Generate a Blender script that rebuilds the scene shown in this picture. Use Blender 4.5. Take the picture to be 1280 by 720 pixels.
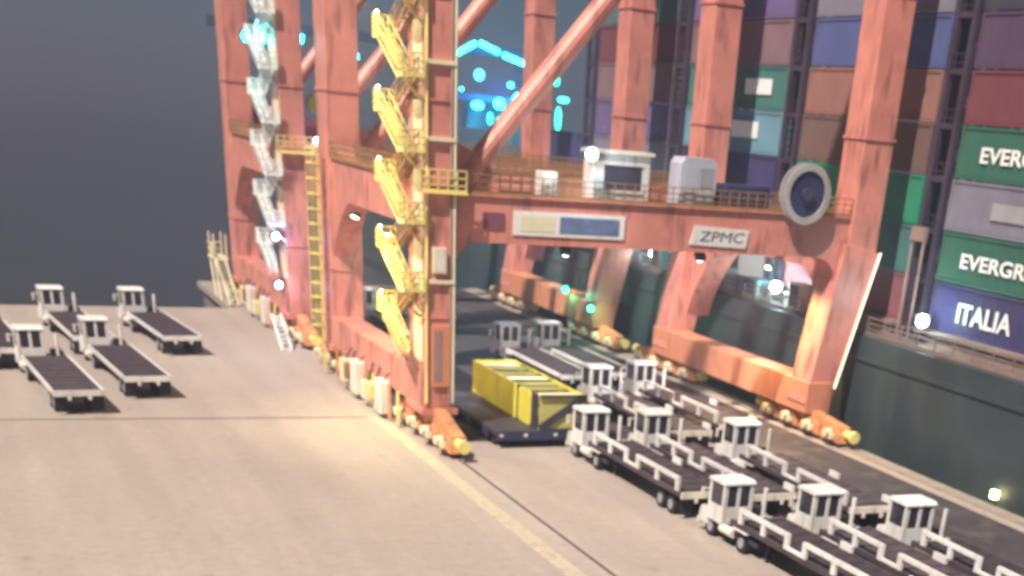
import bpy, bmesh, math, random
from mathutils import Vector, Matrix

random.seed(7)
S = bpy.context.scene
C = S.collection
for o in list(bpy.data.objects):
    bpy.data.objects.remove(o)

# ------------------------------------------------------------------ camera
YAW, PITCH, ROLL = 0.4876, 0.5256, -0.0912
F = Vector((math.sin(YAW) * math.cos(PITCH), math.cos(YAW) * math.cos(PITCH), -math.sin(PITCH)))
R = F.cross(Vector((0, 0, 1))).normalized()
D = F.cross(R)
R2 = R * math.cos(ROLL) + D * math.sin(ROLL)
D2 = -R * math.sin(ROLL) + D * math.cos(ROLL)
cam_d = bpy.data.cameras.new('camera')
cam = bpy.data.objects.new('camera', cam_d)
C.objects.link(cam)
m3 = Matrix((R2, -D2, -F)).transposed()
cam.matrix_world = Matrix.Translation((0, 0, 19.31)) @ m3.to_4x4()
cam_d.sensor_width = 36
cam_d.lens = 36 * 1595.09 / 1280
cam_d.shift_x = (640 - 781.25) / 1280
cam_d.shift_y = (1073.96 - 360) / 1280
cam_d.clip_end = 5000
cam_d.dof.use_dof = True
cam_d.dof.focus_distance = 20.0
cam_d.dof.aperture_fstop = 0.62
S.camera = cam

# ------------------------------------------------------------------ world, sun, exposure
SUN_EL = math.radians(54)
SUN_TO = Vector((-1.0, -0.58, 0)).normalized()      # horizontal direction towards the light
world = bpy.data.worlds.new('World')
S.world = world
world.use_nodes = True
wn = world.node_tree
bg = wn.nodes['Background']
sky = wn.nodes.new('ShaderNodeTexSky')
sky.sky_type = 'NISHITA'
sky.sun_disc = False
sky.sun_elevation = SUN_EL
sky.sun_rotation = math.atan2(SUN_TO.x, SUN_TO.y)
sky.air_density = 1.0
sky.dust_density = 0.3
sky.altitude = 4000
sky.ozone_density = 4.0
wn.links.new(sky.outputs[0], bg.inputs[0])
bg.inputs[1].default_value = 0.013
sd = bpy.data.lights.new('sun', 'SUN')
sd.energy = 4.4
sd.angle = math.radians(1.5)
sd.color = (1.0, 0.88, 0.76)
sun = bpy.data.objects.new('sun', sd)
C.objects.link(sun)
to = Vector((SUN_TO.x * math.cos(SUN_EL), SUN_TO.y * math.cos(SUN_EL), math.sin(SUN_EL)))
sun.rotation_euler = (-to).to_track_quat('-Z', 'Y').to_euler()
sun.location = (-60, 20, 60)
S.view_settings.view_transform = 'Standard'
S.view_settings.look = 'None'
S.view_settings.exposure = 0.95
S.view_settings.gamma = 1.0
S.view_settings.use_curve_mapping = False
S.render.engine = 'CYCLES'
S.cycles.filter_width = 2.0


# ------------------------------------------------------------------ materials
def mat(name, col, rough=0.55, metal=0.0, var=0.18, scale=0.6, dirt=None, dirt_amt=0.35, dirt_scale=0.9, bump=0.0, spec=0.4, rnd=0.0):
    m = bpy.data.materials.new(name)
    m.use_nodes = True
    nt = m.node_tree
    b = nt.nodes['Principled BSDF']
    b.inputs['Roughness'].default_value = rough
    b.inputs['Metallic'].default_value = metal
    b.inputs['Specular IOR Level'].default_value = spec
    tc = nt.nodes.new('ShaderNodeTexCoord')
    n = nt.nodes.new('ShaderNodeTexNoise')
    n.inputs['Scale'].default_value = scale
    n.inputs['Detail'].default_value = 6
    n.inputs['Roughness'].default_value = 0.65
    nt.links.new(tc.outputs['Object'], n.inputs['Vector'])
    r = nt.nodes.new('ShaderNodeValToRGB')
    r.color_ramp.elements[0].position = 0.3
    r.color_ramp.elements[1].position = 0.7
    r.color_ramp.elements[0].color = tuple(c * (1 - var) for c in col) + (1,)
    r.color_ramp.elements[1].color = tuple(min(1, c * (1 + var)) for c in col) + (1,)
    nt.links.new(n.outputs['Fac'], r.inputs['Fac'])
    out = r.outputs['Color']
    if dirt:
        mp = nt.nodes.new('ShaderNodeMapping')
        mp.inputs['Scale'].default_value = (1, 1, 0.22)
        nt.links.new(tc.outputs['Object'], mp.inputs['Vector'])
        n2 = nt.nodes.new('ShaderNodeTexNoise')
        n2.inputs['Scale'].default_value = dirt_scale
        n2.inputs['Detail'].default_value = 8
        nt.links.new(mp.outputs[0], n2.inputs['Vector'])
        r2 = nt.nodes.new('ShaderNodeValToRGB')
        r2.color_ramp.elements[0].position = 0.52
        r2.color_ramp.elements[1].position = 0.72
        r2.color_ramp.elements[0].color = (0, 0, 0, 1)
        r2.color_ramp.elements[1].color = (dirt_amt,) * 3 + (1,)
        nt.links.new(n2.outputs['Fac'], r2.inputs['Fac'])
        mx = nt.nodes.new('ShaderNodeMix')
        mx.data_type = 'RGBA'
        nt.links.new(r2.outputs['Color'], mx.inputs['Factor'])
        nt.links.new(out, mx.inputs['A'])
        mx.inputs['B'].default_value = tuple(dirt) + (1,)
        out = mx.outputs['Result']
    if rnd:
        oi = nt.nodes.new('ShaderNodeObjectInfo')
        mr = nt.nodes.new('ShaderNodeMapRange')
        mr.inputs['To Min'].default_value = 1 - rnd
        nt.links.new(oi.outputs['Random'], mr.inputs['Value'])
        hv = nt.nodes.new('ShaderNodeHueSaturation')
        nt.links.new(mr.outputs[0], hv.inputs['Value'])
        nt.links.new(out, hv.inputs['Color'])
        out = hv.outputs[0]
    nt.links.new(out, b.inputs['Base Color'])
    if bump:
        bp = nt.nodes.new('ShaderNodeBump')
        bp.inputs['Strength'].default_value = bump
        bp.inputs['Distance'].default_value = 0.013
        nt.links.new(n.outputs['Fac'], bp.inputs['Height'])
        nt.links.new(bp.outputs[0], b.inputs['Normal'])
    return m


def emit(name, col, strength):
    m = bpy.data.materials.new(name)
    m.use_nodes = True
    b = m.node_tree.nodes['Principled BSDF']
    b.inputs['Base Color'].default_value = tuple(col) + (1,)
    b.inputs['Emission Color'].default_value = tuple(col) + (1,)
    b.inputs['Emission Strength'].default_value = strength
    return m


RUST = (0.16, 0.07, 0.04)
M = {}
M['crane'] = mat('crane_paint', (0.61, 0.235, 0.185), 0.42, var=0.2, scale=0.45, dirt=(0.22, 0.09, 0.07), dirt_amt=0.85, dirt_scale=1.5)
M['crane_low'] = mat('crane_bogie_paint', (0.58, 0.25, 0.11), 0.55, var=0.2, scale=1.2, dirt=(0.12, 0.07, 0.05), dirt_amt=0.6)
M['sill'] = mat('sill_paint', (0.60, 0.24, 0.14), 0.5, var=0.12, scale=0.5, dirt=(0.3, 0.13, 0.09), dirt_amt=0.4)
M['yellow'] = mat('yellow_paint', (0.76, 0.64, 0.22), 0.5, var=0.15, dirt=RUST, dirt_amt=0.3)
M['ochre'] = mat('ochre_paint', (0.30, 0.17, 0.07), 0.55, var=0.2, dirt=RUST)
M['cream'] = mat('cream_paint', (0.72, 0.66, 0.46), 0.5, var=0.1)
M['white'] = mat('white_paint', (0.80, 0.79, 0.76), 0.4, var=0.07, dirt=(0.30, 0.25, 0.19), dirt_amt=0.5, dirt_scale=1.8, rnd=0.22)
M['white_dirty'] = mat('worn_white_paint', (0.72, 0.68, 0.60), 0.5, var=0.12, dirt=(0.2, 0.14, 0.1), dirt_amt=0.55, dirt_scale=2)
M['stairwhite'] = mat('galvanised_paint', (0.78, 0.83, 0.82), 0.45, var=0.1)
M['grey'] = mat('grey_paint', (0.30, 0.31, 0.36), 0.5, dirt=(0.1, 0.08, 0.08))
M['lilac'] = mat('pale_grey_paint', (0.42, 0.43, 0.52), 0.45, var=0.1)
M['reel'] = mat('reel_grey', (0.40, 0.38, 0.38), 0.5, dirt=RUST)
M['pole'] = mat('pole_paint', (0.30, 0.20, 0.18), 0.5, dirt=RUST)
M['dark'] = mat('dark_steel', (0.045, 0.04, 0.06), 0.6, var=0.4)
M['bed'] = mat('trailer_bed_steel', (0.075, 0.055, 0.066), 0.65, var=0.35, scale=1.2, dirt=(0.13, 0.10, 0.09), dirt_amt=0.6, dirt_scale=2.0, rnd=0.45)
M['tyre'] = mat('rubber', (0.018, 0.017, 0.020), 0.85, var=0.3)
M['glass'] = mat('window_glass', (0.03, 0.03, 0.045), 0.12, var=0.1, spec=0.7)
M['navy'] = mat('navy_paint', (0.03, 0.035, 0.09), 0.45, var=0.2)
M['signblue'] = mat('sign_blue', (0.13, 0.17, 0.30), 0.5, var=0.3, scale=1.5)
M['boxyellow'] = mat('bright_yellow_paint', (0.66, 0.60, 0.07), 0.45, var=0.10, dirt=(0.30, 0.27, 0.07), dirt_amt=0.6)
M['limeolive'] = mat('faded_yellow_paint', (0.50, 0.47, 0.14), 0.55, var=0.2, dirt=(0.25, 0.22, 0.08), dirt_amt=0.5)
M['olive'] = mat('olive_paint', (0.30, 0.29, 0.09), 0.6, var=0.2, dirt=(0.12, 0.1, 0.06))
M['hull'] = mat('hull_paint', (0.034, 0.050, 0.058), 0.5, var=0.35, scale=0.10, dirt=(0.085, 0.125, 0.11), dirt_amt=0.75, dirt_scale=0.16)
M['deck'] = mat('deck_paint', (0.14, 0.10, 0.09), 0.6, var=0.3)
M['coaming'] = mat('coaming_paint', (0.22, 0.17, 0.15), 0.6, var=0.3, scale=0.5, dirt=RUST, dirt_amt=0.5)
M['bridge_steel'] = mat('lashing_bridge_paint', (0.05, 0.035, 0.06), 0.6, var=0.35)
M['sticker'] = mat('white_print', (0.80, 0.82, 0.80), 0.5, var=0.05)
M['ink'] = mat('dark_print', (0.10, 0.10, 0.11), 0.6, var=0.1)
M['line'] = mat('road_paint', (0.47, 0.405, 0.30), 0.7, var=0.2, scale=2.5, dirt=(0.27, 0.23, 0.20), dirt_amt=0.75, dirt_scale=1.5)
M['joint'] = mat('joint_sealant', (0.045, 0.038, 0.035), 0.8, var=0.3)
M['rail'] = mat('rail_steel', (0.17, 0.14, 0.13), 0.45, metal=0.6, var=0.3)
M['lamp_white'] = emit('lamp_white', (0.75, 0.95, 1.0), 9)
M['lamp_cyan'] = emit('lamp_cyan', (0.03, 0.85, 0.82), 8)
M['lamp_green'] = emit('lamp_green', (0.03, 0.85, 0.45), 4.0)
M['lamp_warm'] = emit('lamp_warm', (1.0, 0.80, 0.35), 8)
M['lamp_violet'] = emit('lamp_violet', (0.62, 0.68, 1.0), 10)
M['tube'] = emit('glowing_conduit', (1.0, 0.90, 0.62), 0.8)  # glow standing in for the bright edge of a leg conduit
M['teal'] = mat('teal_deck_paint', (0.10, 0.27, 0.28), 0.5)
M['hivis'] = mat('lime_paint', (0.45, 0.55, 0.10), 0.5)
CONT = {}
for k, c in dict(navy=(0.05, 0.045, 0.155), green=(0.035, 0.16, 0.11), grey=(0.25, 0.24, 0.31), maroon=(0.20, 0.055, 0.075),
                 purple=(0.10, 0.06, 0.12), salmon=(0.36, 0.17, 0.14), brown=(0.20, 0.12, 0.10), blue=(0.10, 0.13, 0.33),
                 teal=(0.06, 0.22, 0.20), pink=(0.33, 0.11, 0.12), sky=(0.17, 0.36, 0.46), pale=(0.42, 0.42, 0.44),
                 mauve=(0.27, 0.16, 0.19), dark=(0.05, 0.05, 0.075), violet=(0.17, 0.13, 0.30), emerald=(0.02, 0.30, 0.17),
                 sea=(0.09, 0.19, 0.20)).items():
    c = tuple(v * 0.74 + 0.006 for v in c)
    CONT[k] = mat('container_' + k, c, 0.5, var=0.15, scale=0.3, dirt=(c[0] * .45 + .05, c[1] * .45 + .03, c[2] * .45 + .02), dirt_amt=0.5, dirt_scale=0.6)


# ground material: worn concrete with broad stains and tyre sweeps
def ground_mat():
    m = bpy.data.materials.new('worn_concrete')
    m.use_nodes = True
    nt = m.node_tree
    b = nt.nodes['Principled BSDF']
    b.inputs['Roughness'].default_value = 0.62
    b.inputs['Specular IOR Level'].default_value = 0.35
    tc = nt.nodes.new('ShaderNodeTexCoord')

    def noise(scale, detail, vec, rough=0.6):
        n = nt.nodes.new('ShaderNodeTexNoise')
        n.inputs['Scale'].default_value = scale
        n.inputs['Detail'].default_value = detail
        n.inputs['Roughness'].default_value = rough
        nt.links.new(vec, n.inputs['Vector'])
        return n.outputs['Fac']

    def ramp(fac, p0, p1, c0, c1):
        r = nt.nodes.new('ShaderNodeValToRGB')
        r.color_ramp.elements[0].position = p0
        r.color_ramp.elements[1].position = p1
        r.color_ramp.elements[0].color = c0 + (1,)
        r.color_ramp.elements[1].color = c1 + (1,)
        nt.links.new(fac, r.inputs['Fac'])
        return r.outputs['Color']

    def mixc(kind, fac, a, bb):
        x = nt.nodes.new('ShaderNodeMix')
        x.data_type = 'RGBA'
        x.blend_type = kind
        if isinstance(fac, float):
            x.inputs['Factor'].default_value = fac
        else:
            nt.links.new(fac, x.inputs['Factor'])
        nt.links.new(a, x.inputs['A'])
        nt.links.new(bb, x.inputs['B'])
        return x.outputs['Result']
    obj = tc.outputs['Object']
    base = ramp(noise(0.05, 5, obj), 0.35, 0.68, (0.355, 0.305, 0.27), (0.43, 0.37, 0.32))
    fine = ramp(noise(1.6, 8, obj, 0.75), 0.3, 0.7, (0.82, 0.82, 0.82), (1.08, 1.08, 1.08))
    c = mixc('MULTIPLY', 1.0, base, fine)
    mp = nt.nodes.new('ShaderNodeMapping')
    mp.inputs['Scale'].default_value = (0.55, 0.03, 1)
    mp.inputs['Rotation'].default_value = (0, 0, math.radians(3))
    nt.links.new(obj, mp.inputs['Vector'])
    tracks = ramp(noise(1.0, 5, mp.outputs[0]), 0.42, 0.62, (0.80, 0.79, 0.80), (1, 1, 1))
    c = mixc('MULTIPLY', 0.45, c, tracks)
    spots = ramp(noise(0.35, 3, obj), 0.66, 0.74, (1, 1, 1), (0.62, 0.60, 0.62))
    c = mixc('MULTIPLY', 0.8, c, spots)
    nt.links.new(c, b.inputs['Base Color'])
    bp = nt.nodes.new('ShaderNodeBump')
    bp.inputs['Strength'].default_value = 0.15
    bp.inputs['Distance'].default_value = 0.02
    nt.links.new(noise(9, 6, obj), bp.inputs['Height'])
    nt.links.new(bp.outputs[0], b.inputs['Normal'])
    return m


M['ground'] = ground_mat()
mw = mat('harbour_water', (0.035, 0.038, 0.048), 0.4, var=0.12, scale=0.02, spec=0.35)
nt = mw.node_tree
tcw = nt.nodes.new('ShaderNodeTexCoord')
nw = nt.nodes.new('ShaderNodeTexNoise')
nw.inputs['Scale'].default_value = 0.35
nw.inputs['Detail'].default_value = 6
nt.links.new(tcw.outputs['Object'], nw.inputs['Vector'])
bw = nt.nodes.new('ShaderNodeBump')
bw.inputs['Strength'].default_value = 0.6
bw.inputs['Distance'].default_value = 0.3
nt.links.new(nw.outputs['Fac'], bw.inputs['Height'])
nt.links.new(bw.outputs[0], nt.nodes['Principled BSDF'].inputs['Normal'])
M['water'] = mw


# ------------------------------------------------------------------ mesh helpers
class MB:
    def __init__(s):
        s.v, s.f = [], []

    def add(s, vs, fs):
        n = len(s.v)
        s.v += [tuple(v) for v in vs]
        s.f += [tuple(i + n for i in f) for f in fs]
        return s

    def box(s, x0, x1, y0, y1, z0, z1):
        return s.add([(x0, y0, z0), (x1, y0, z0), (x1, y1, z0), (x0, y1, z0), (x0, y0, z1), (x1, y0, z1), (x1, y1, z1), (x0, y1, z1)],
                     [(0, 3, 2, 1), (4, 5, 6, 7), (0, 1, 5, 4), (1, 2, 6, 5), (2, 3, 7, 6), (3, 0, 4, 7)])

    def beam(s, p, q, w, h, up=(0, 0, 1), w2=None, h2=None):
        p, q = Vector(p), Vector(q)
        a = (q - p).normalized()
        u = Vector(up)
        sd = a.cross(u)
        if sd.length < 1e-4:
            sd = a.cross(Vector((0, 1, 0)))
        sd.normalize()
        u = sd.cross(a).normalized()
        vs = []
        for c, ww, hh in ((p, w, h), (q, w2 or w, h2 or h)):
            for i, j in ((-1, -1), (1, -1), (1, 1), (-1, 1)):
                vs.append(c + sd * (i * ww / 2) + u * (j * hh / 2))
        return s.add(vs, [(0, 1, 2, 3), (7, 6, 5, 4), (0, 4, 5, 1), (1, 5, 6, 2), (2, 6, 7, 3), (3, 7, 4, 0)])

    def tube(s, p, q, r, n=8, r2=None, cap=True):
        p, q = Vector(p), Vector(q)
        a = (q - p).normalized()
        u = Vector((0, 0, 1)) if abs(a.z) < 0.9 else Vector((1, 0, 0))
        sd = a.cross(u).normalized()
        u = sd.cross(a)
        vs = []
        for c, rr in ((p, r), (q, r2 or r)):
            for i in range(n):
                t = 2 * math.pi * i / n
                vs.append(c + sd * (rr * math.cos(t)) + u * (rr * math.sin(t)))
        fs = [(i, (i + 1) % n, n + (i + 1) % n, n + i) for i in range(n)]
        if cap:
            fs += [tuple(range(n - 1, -1, -1)), tuple(range(n, 2 * n))]
        return s.add(vs, fs)

    def prism(s, poly, axis, a, b):
        """poly in the two other axes, extruded along axis from a to b"""
        def P(u, v, w):
            return {'x': (w, u, v), 'y': (u, w, v), 'z': (u, v, w)}[axis]
        n = len(poly)
        vs = [P(u, v, a) for u, v in poly] + [P(u, v, b) for u, v in poly]
        fs = [(i, (i + 1) % n, n + (i + 1) % n, n + i) for i in range(n)] + [tuple(range(n - 1, -1, -1)), tuple(range(n, 2 * n))]
        return s.add(vs, fs)

    def mesh(s, name):
        me = bpy.data.meshes.new(name)
        me.from_pydata(s.v, [], s.f)
        bm = bmesh.new()
        bm.from_mesh(me)
        bmesh.ops.recalc_face_normals(bm, faces=bm.faces)
        bm.to_mesh(me)
        bm.free()
        return me

    def build(s, name, m, parent=None, loc=None, bevel=0.0):
        me = s.mesh(name)
        me.materials.append(m)
        o = bpy.data.objects.new(name, me)
        C.objects.link(o)
        if parent:
            o.parent = parent
        if loc:
            o.location = loc
        if bevel:
            bv = o.modifiers.new('bevel', 'BEVEL')
            bv.width = bevel
            bv.segments = 2
            bv.limit_method = 'ANGLE'
        return o


def tag(o, label=None, cat=None, group=None, kind=None):
    if label:
        o['label'] = label
    if cat:
        o['category'] = cat
    if group:
        o['group'] = group
    if kind:
        o['kind'] = kind
    return o


def empty(name, loc, rz=0.0):
    o = bpy.data.objects.new(name, None)
    o.empty_display_size = 0.5
    C.objects.link(o)
    o.location = loc
    o.rotation_euler = (0, 0, rz)
    return o


def copy_tree(o, parent=None):
    c = o.copy()
    C.objects.link(c)
    if parent:
        c.parent = parent
    for ch in o.children:
        copy_tree(ch, c)
    return c


def lettering(name, text, size, m, parent, loc, rot, sx=1.0, bold=0.0, shear=0.0):
    cu = bpy.data.curves.new(name, 'FONT')
    cu.body = text
    cu.size = size
    cu.extrude = 0.012
    cu.offset = bold
    cu.shear = shear
    cu.align_x = 'LEFT'
    t = bpy.data.objects.new('tmp_text', cu)
    C.objects.link(t)
    dg = bpy.context.evaluated_depsgraph_get()
    me = bpy.data.meshes.new_from_object(t.evaluated_get(dg))
    bpy.data.objects.remove(t)
    me.materials.clear()
    me.materials.append(m)
    o = bpy.data.objects.new(name, me)
    C.objects.link(o)
    o.parent = parent
    o.location = loc
    o.rotation_euler = rot
    o.scale = (sx, 1, 1)
    return o


def lamp_light(parent, loc, kind, energy, col, target=None, size=0.2, spot=100):
    ld = bpy.data.lights.new('lamp_light', kind)
    ld.energy = energy
    ld.color = col
    ld.shadow_soft_size = size
    o = bpy.data.objects.new('lamp_light', ld)
    C.objects.link(o)
    o.parent = parent
    o.location = loc
    if kind == 'SPOT':
        ld.spot_size = math.radians(spot)
        ld.spot_blend = 0.6
        o.rotation_euler = (Vector(target) - Vector(loc)).to_track_quat('-Z', 'Y').to_euler()
    return o


# ------------------------------------------------------------------ setting
QX = 56.7      # quay edge
END = 138.0
ap = MB()
poly = [(-260, -60), (QX - 1.2, -60), (QX - 1.2, 158), (24.2, 158), (24.2, END + .5), (-260, END - 11)]
ap.prism(poly, 'z', -0.6, 0.0)
tag(ap.build('apron', M['ground']), kind='structure')
qw = MB()
qw.prism([(-259.5, -59.5), (QX - 0.35, -59.5), (QX - 0.35, 157.5), (24.7, 157.5), (24.7, END), (-259.5, END - 11.5)], 'z', -6, -0.62)
quay = tag(qw.build('quay_wall', M['coaming']), kind='structure')
# coping blocks along the quay edge, one by one
cp = MB().box(-0.6, 0.6, -1.98, 1.98, -0.55, 0.09)
cpm = cp.mesh('coping_stone')
cmat = mat('coping_concrete', (0.30, 0.26, 0.22), 0.7, var=0.3, scale=0.7, dirt=(0.14, 0.12, 0.1), dirt_amt=0.6)
cpm.materials.append(cmat)
for i in range(34):
    o = bpy.data.objects.new('coping_stone', cpm)
    C.objects.link(o)
    o.parent = quay
    o.location = (QX - 0.59, 24 + i * 4.0, random.uniform(-0.015, 0.015))
wt = MB().box(-1500, 1500, -600, 2400, -6.4, -4.5)
tag(wt.build('water', M['water']), kind='structure')
ln = MB().box(24.5, 25.45, -30, 90.2, 0.002, 0.006)
tag(ln.build('painted_line', M['line']), kind='structure')
jl = MB().prism([(-120, 93.6), (24.4, 89.52), (24.4, 89.74), (-120, 93.82)], 'z', 0.002, 0.005)
tag(jl.build('pavement_joint', M['joint']), kind='structure')
shade_m = mat('portal_shade', (0.050, 0.045, 0.052), 0.7, var=0.3, scale=0.35, dirt=(0.15, 0.13, 0.12), dirt_amt=0.6, dirt_scale=0.5)
tp = MB().prism([(28.4, 82.0), (36.5, 81.6), (47.6, 81.9), (48.4, 60), (48.6, -30), (54.6, -30), (54.6, 157.2), (28.4, 157.2)], 'z', 0.0015, 0.004)  # dark sheet laid in for the shade under and beside the portal
tag(tp.build('portal_shade_sheet', shade_m), kind='structure')
for x in (26.8, 55.8):
    rl = MB().box(x - 0.09, x + 0.09, -40, 157, 0.002, 0.03)
    tag(rl.build('crane_rail', M['rail']), kind='structure')


# ------------------------------------------------------------------ cranes
def arc_haunch(cx, cz, sx, sz, r, n=7):
    """concave fillet in a corner at (cx,cz), opening towards (sx,sz)"""
    pts = [(cx, cz)]
    ox, oz = cx + sx * r, cz + sz * r
    for i in range(n + 1):
        t = math.pi / 2 * i / n
        pts.append((ox - sx * r * math.cos(t), oz - sz * r * math.sin(t)))
    # pts go from the x side to the z side
    return pts


def railing(mb, p, q, h=1.1, step=0.6, r=0.05, rails=3):
    p, q = Vector(p), Vector(q)
    L = (q - p).length
    n = max(1, int(round(L / step)))
    for i in range(n + 1):
        c = p.lerp(q, i / n)
        mb.beam(c, c + Vector((0, 0, h)), r * 1.6, r * 1.6, up=(0, 1, 0))
    for k in range(rails):
        z = h * (k + 1) / rails
        mb.beam(p + Vector((0, 0, z)), q + Vector((0, 0, z)), r * 1.6, r * 1.6)
    mb.beam(p + Vector((0, 0, 0.09)), q + Vector((0, 0, 0.09)), 0.03, 0.18)


def floodlight(parent, loc, face, lens, size=0.6):
    """box-shaped flood lamp with a glowing lens, a part of its parent"""
    f = Vector(face).normalized()
    mb = MB().beam((0, 0, 0), f * (size * 0.5), size, size * 0.8, up=(0.01, 0, 1))
    mb.beam((0, 0, 0), (0, 0, -size * 0.8), 0.08, 0.08, up=(0, 1, 0))
    b = mb.build('floodlight', M['dark'], parent, loc)
    l = MB().tube(f * (size * 0.5 + 0.004), f * (size * 0.5 + 0.07), size * 0.42, 14)
    l.build('lens', lens, b)
    return b


GW = 30.9       # waterside leg, upper part (local x)
GB = 29.0       # waterside leg at the rail
SP = 22.6       # leg spacing along the quay


def make_crane(loc, label, stair_m, near):
    root = empty('quay_crane', loc)
    tag(root, label, 'crane', 'quay cranes')
    cr = M['crane']
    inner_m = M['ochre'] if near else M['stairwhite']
    for y in (0.0, SP):
        MB().box(-0.97, 0.97 if y < 1 else 1.35, y - 1.6, y + 1.6, 2.3, 46).build('leg', cr, root, bevel=0.05)
        for zf in (7.6, 19.2, 27.4, 35.6):
            MB().box(-1.05, 1.05 if y < 1 else 1.43, y - 1.68, y + 1.68, zf, zf + 0.14).build('bolted_flange', cr, root)
            if zf > 14:
                MB().box(GW - 1.27, GW + 1.27, y - 1.34, y + 1.34, zf, zf + 0.16).build('bolted_flange', cr, root)
        lw = MB()
        lw.beam((GB, y, 2.0), (GW, y, 12.6), 2.3, 2.5, up=(0, 1, 0), w2=2.9, h2=2.7)
        lw.build('leg', cr, root, bevel=0.05)
        up = MB()
        up.beam((GW, y, 12.4), (GW, y, 46), 2.35, 2.5, up=(0, 1, 0))
        up.build('leg', cr, root, bevel=0.05)
        # portal beam with rounded haunches
        pb = MB()
        zb, zt = 11.9, 14.45
        x0, x1 = 0.9, GW + 1.0
        pts = [(x0, zt), (x1, zt), (x1, zb - 0.4), (GW - 1.25, zb - 0.2)]
        pts += [(GW - 1.75, zb - 2.4)]
        for i in range(7):
            t = math.pi / 2 * i / 6
            pts.append((GW - 1.75 - 2.0 * (1 - math.cos(t)) + 0.25 * math.sin(t), zb - 2.2 + 2.2 * math.sin(t)))
        for i in range(7):
            t = math.pi / 2 * (6 - i) / 6
            pts.append((1.05 + 1.5 * (1 - math.cos(t)), zb - 1.9 + 1.9 * math.sin(t)))
        pts += [(x0, zb - 2.2)]
        pb.prism(pts, 'y', y - 0.92, y + 0.92)
        pb.build('portal_beam', cr, root)
        # stiffening flanges of the portal beam
        MB().box(1.2, GW - 1.3, y - 1.08, y + 1.08, 14.46, 14.56).build('beam_flange', cr, root)
        # diagonal brace
        dg = MB()
        dg.tube((1.2, y, 14.4), (GW - 2, y, 45.5), 0.62, 14)
        dg.build('diagonal_brace', cr, root)
        MB().prism([(0.9, 14.6), (4.2, 14.6), (3.4, 16.4), (0.9, 17.4)], 'y', y - 0.25, y + 0.25).build('gusset_plate', cr, root)
        MB().box(0.8, GW + 1.0, y - 0.9, y + 0.9, 43.5, 46.2).build('upper_beam', cr, root)
    # side frames: tie beams with haunches
    for x, zb, zt, th in ((0.0, 12.5, 15.0, 0.85), (GW - 0.15, 10.9, 13.6, 1.1)):
        tb = MB()
        y0, y1 = 1.0, SP - 1.0
        hz = 4.6 if x == 0 else 6.0
        pts = [(y0, zt), (y1, zt)]
        pts += [(y1, zb - hz)]
        for i in range(9):
            t = i / 8
            pts.append((y1 - 0.2 - 4.6 * t ** 0.9 + (0.0 if t < .8 else -3.0 * (t - .8) ** 1.0), zb - hz + hz * (t ** 0.62)))
        for i in range(9):
            t = 1 - i / 8
            pts.append((y0 + 0.2 + 3.0 * t ** 1.6, zb - hz * .7 + hz * .7 * (t ** 0.6)))
        pts += [(y0, zb - hz * .7)]
        tb.prism(pts, 'x', x - th, x + th)
        tb.build('tie_beam', cr, root)
        if x == 0:
            for yy, s in ((SP - 1.1, -1), (1.1, 1)):
                MB().prism(arc_haunch(yy, zt - 0.02, s, 1, 2.4), 'x', -0.8, 0.8).build('haunch', cr, root)
    # sills
    MB().box(-1.0, 1.0, -1.12, SP + 1.12, 2.15, 4.35).build('sill_beam', cr, root, bevel=0.05)
    for y in (0.0, SP):
        MB().box(-1.2, 1.2, y - 1.75, y + 1.75, 1.9, 2.28).build('foot_plate', cr, root)
    sb = MB().box(GB - 1.05, GB + 1.05, -1.4, SP + 1.4, 1.55, 3.7)
    sb.build('sill_beam', M['sill'], root, bevel=0.05)
    # ribs along the sills
    for k in range(0 if near else 14):
        y = 2 + k * 1.5
        MB().box(GB - 1.12, GB + 1.12, y - 0.06, y + 0.06, 1.5, 3.75).build('rib', M['crane_low'], root)
    # bogies
    whm = MB().tube((-0.28, 0, 0), (0.28, 0, 0), 0.42, 14).mesh('wheel')
    whm.materials.append(M['dark'])
    for x, z1 in ((0.0, 2.14), (GB, 1.54)):
        for y in (0.0, SP):
            eq = MB()
            eq.prism([(y - 5.4, 1.0), (y - 5.4, 1.35), (y - 1.4, z1 + 0.2), (y + 1.4, z1 + 0.2), (y + 5.4, 1.35), (y + 5.4, 1.0)], 'x', x - 0.42, x + 0.42)
            eq.build('equalizer_beam', M['crane_low'], root)
            for dy in (-4.3, -1.45, 1.45, 4.3):
                bo = MB()
                bo.prism([(y + dy - 1.3, 0.35), (y + dy + 1.3, 0.35), (y + dy + 1.15, 0.98), (y + dy + 0.5, 1.3), (y + dy - 0.5, 1.3), (y + dy - 1.15, 0.98)], 'x', x - 0.62, x + 0.62)
                b = bo.build('bogie', M['crane_low'], root)
                mo = MB()
                mo.tube((x - 0.75, y + dy - 0.2, 0.95), (x - 1.25, y + dy - 0.2, 0.95), 0.28, 10)
                mo.box(x - 1.0, x - 0.66, y + dy - 0.7, y + dy + 0.35, 0.55, 0.9)
                mo.build('travel_motor', M['cream'], b)
                for d2 in (-0.72, 0.72):
                    w = bpy.data.objects.new('wheel', whm)
                    C.objects.link(w)
                    w.parent = b
                    w.location = (x, y + dy + d2, 0.45)
            for e in (-1, 1):
                bf = MB()
                bf.tube((x, y + e * 5.4, 0.95), (x, y + e * 6.3, 0.95), 0.3, 10)
                bf.tube((x, y + e * 6.3, 0.95), (x, y + e * 6.6, 0.95), 0.42, 10)
                bf.build('buffer', M['yellow'], root)
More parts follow.
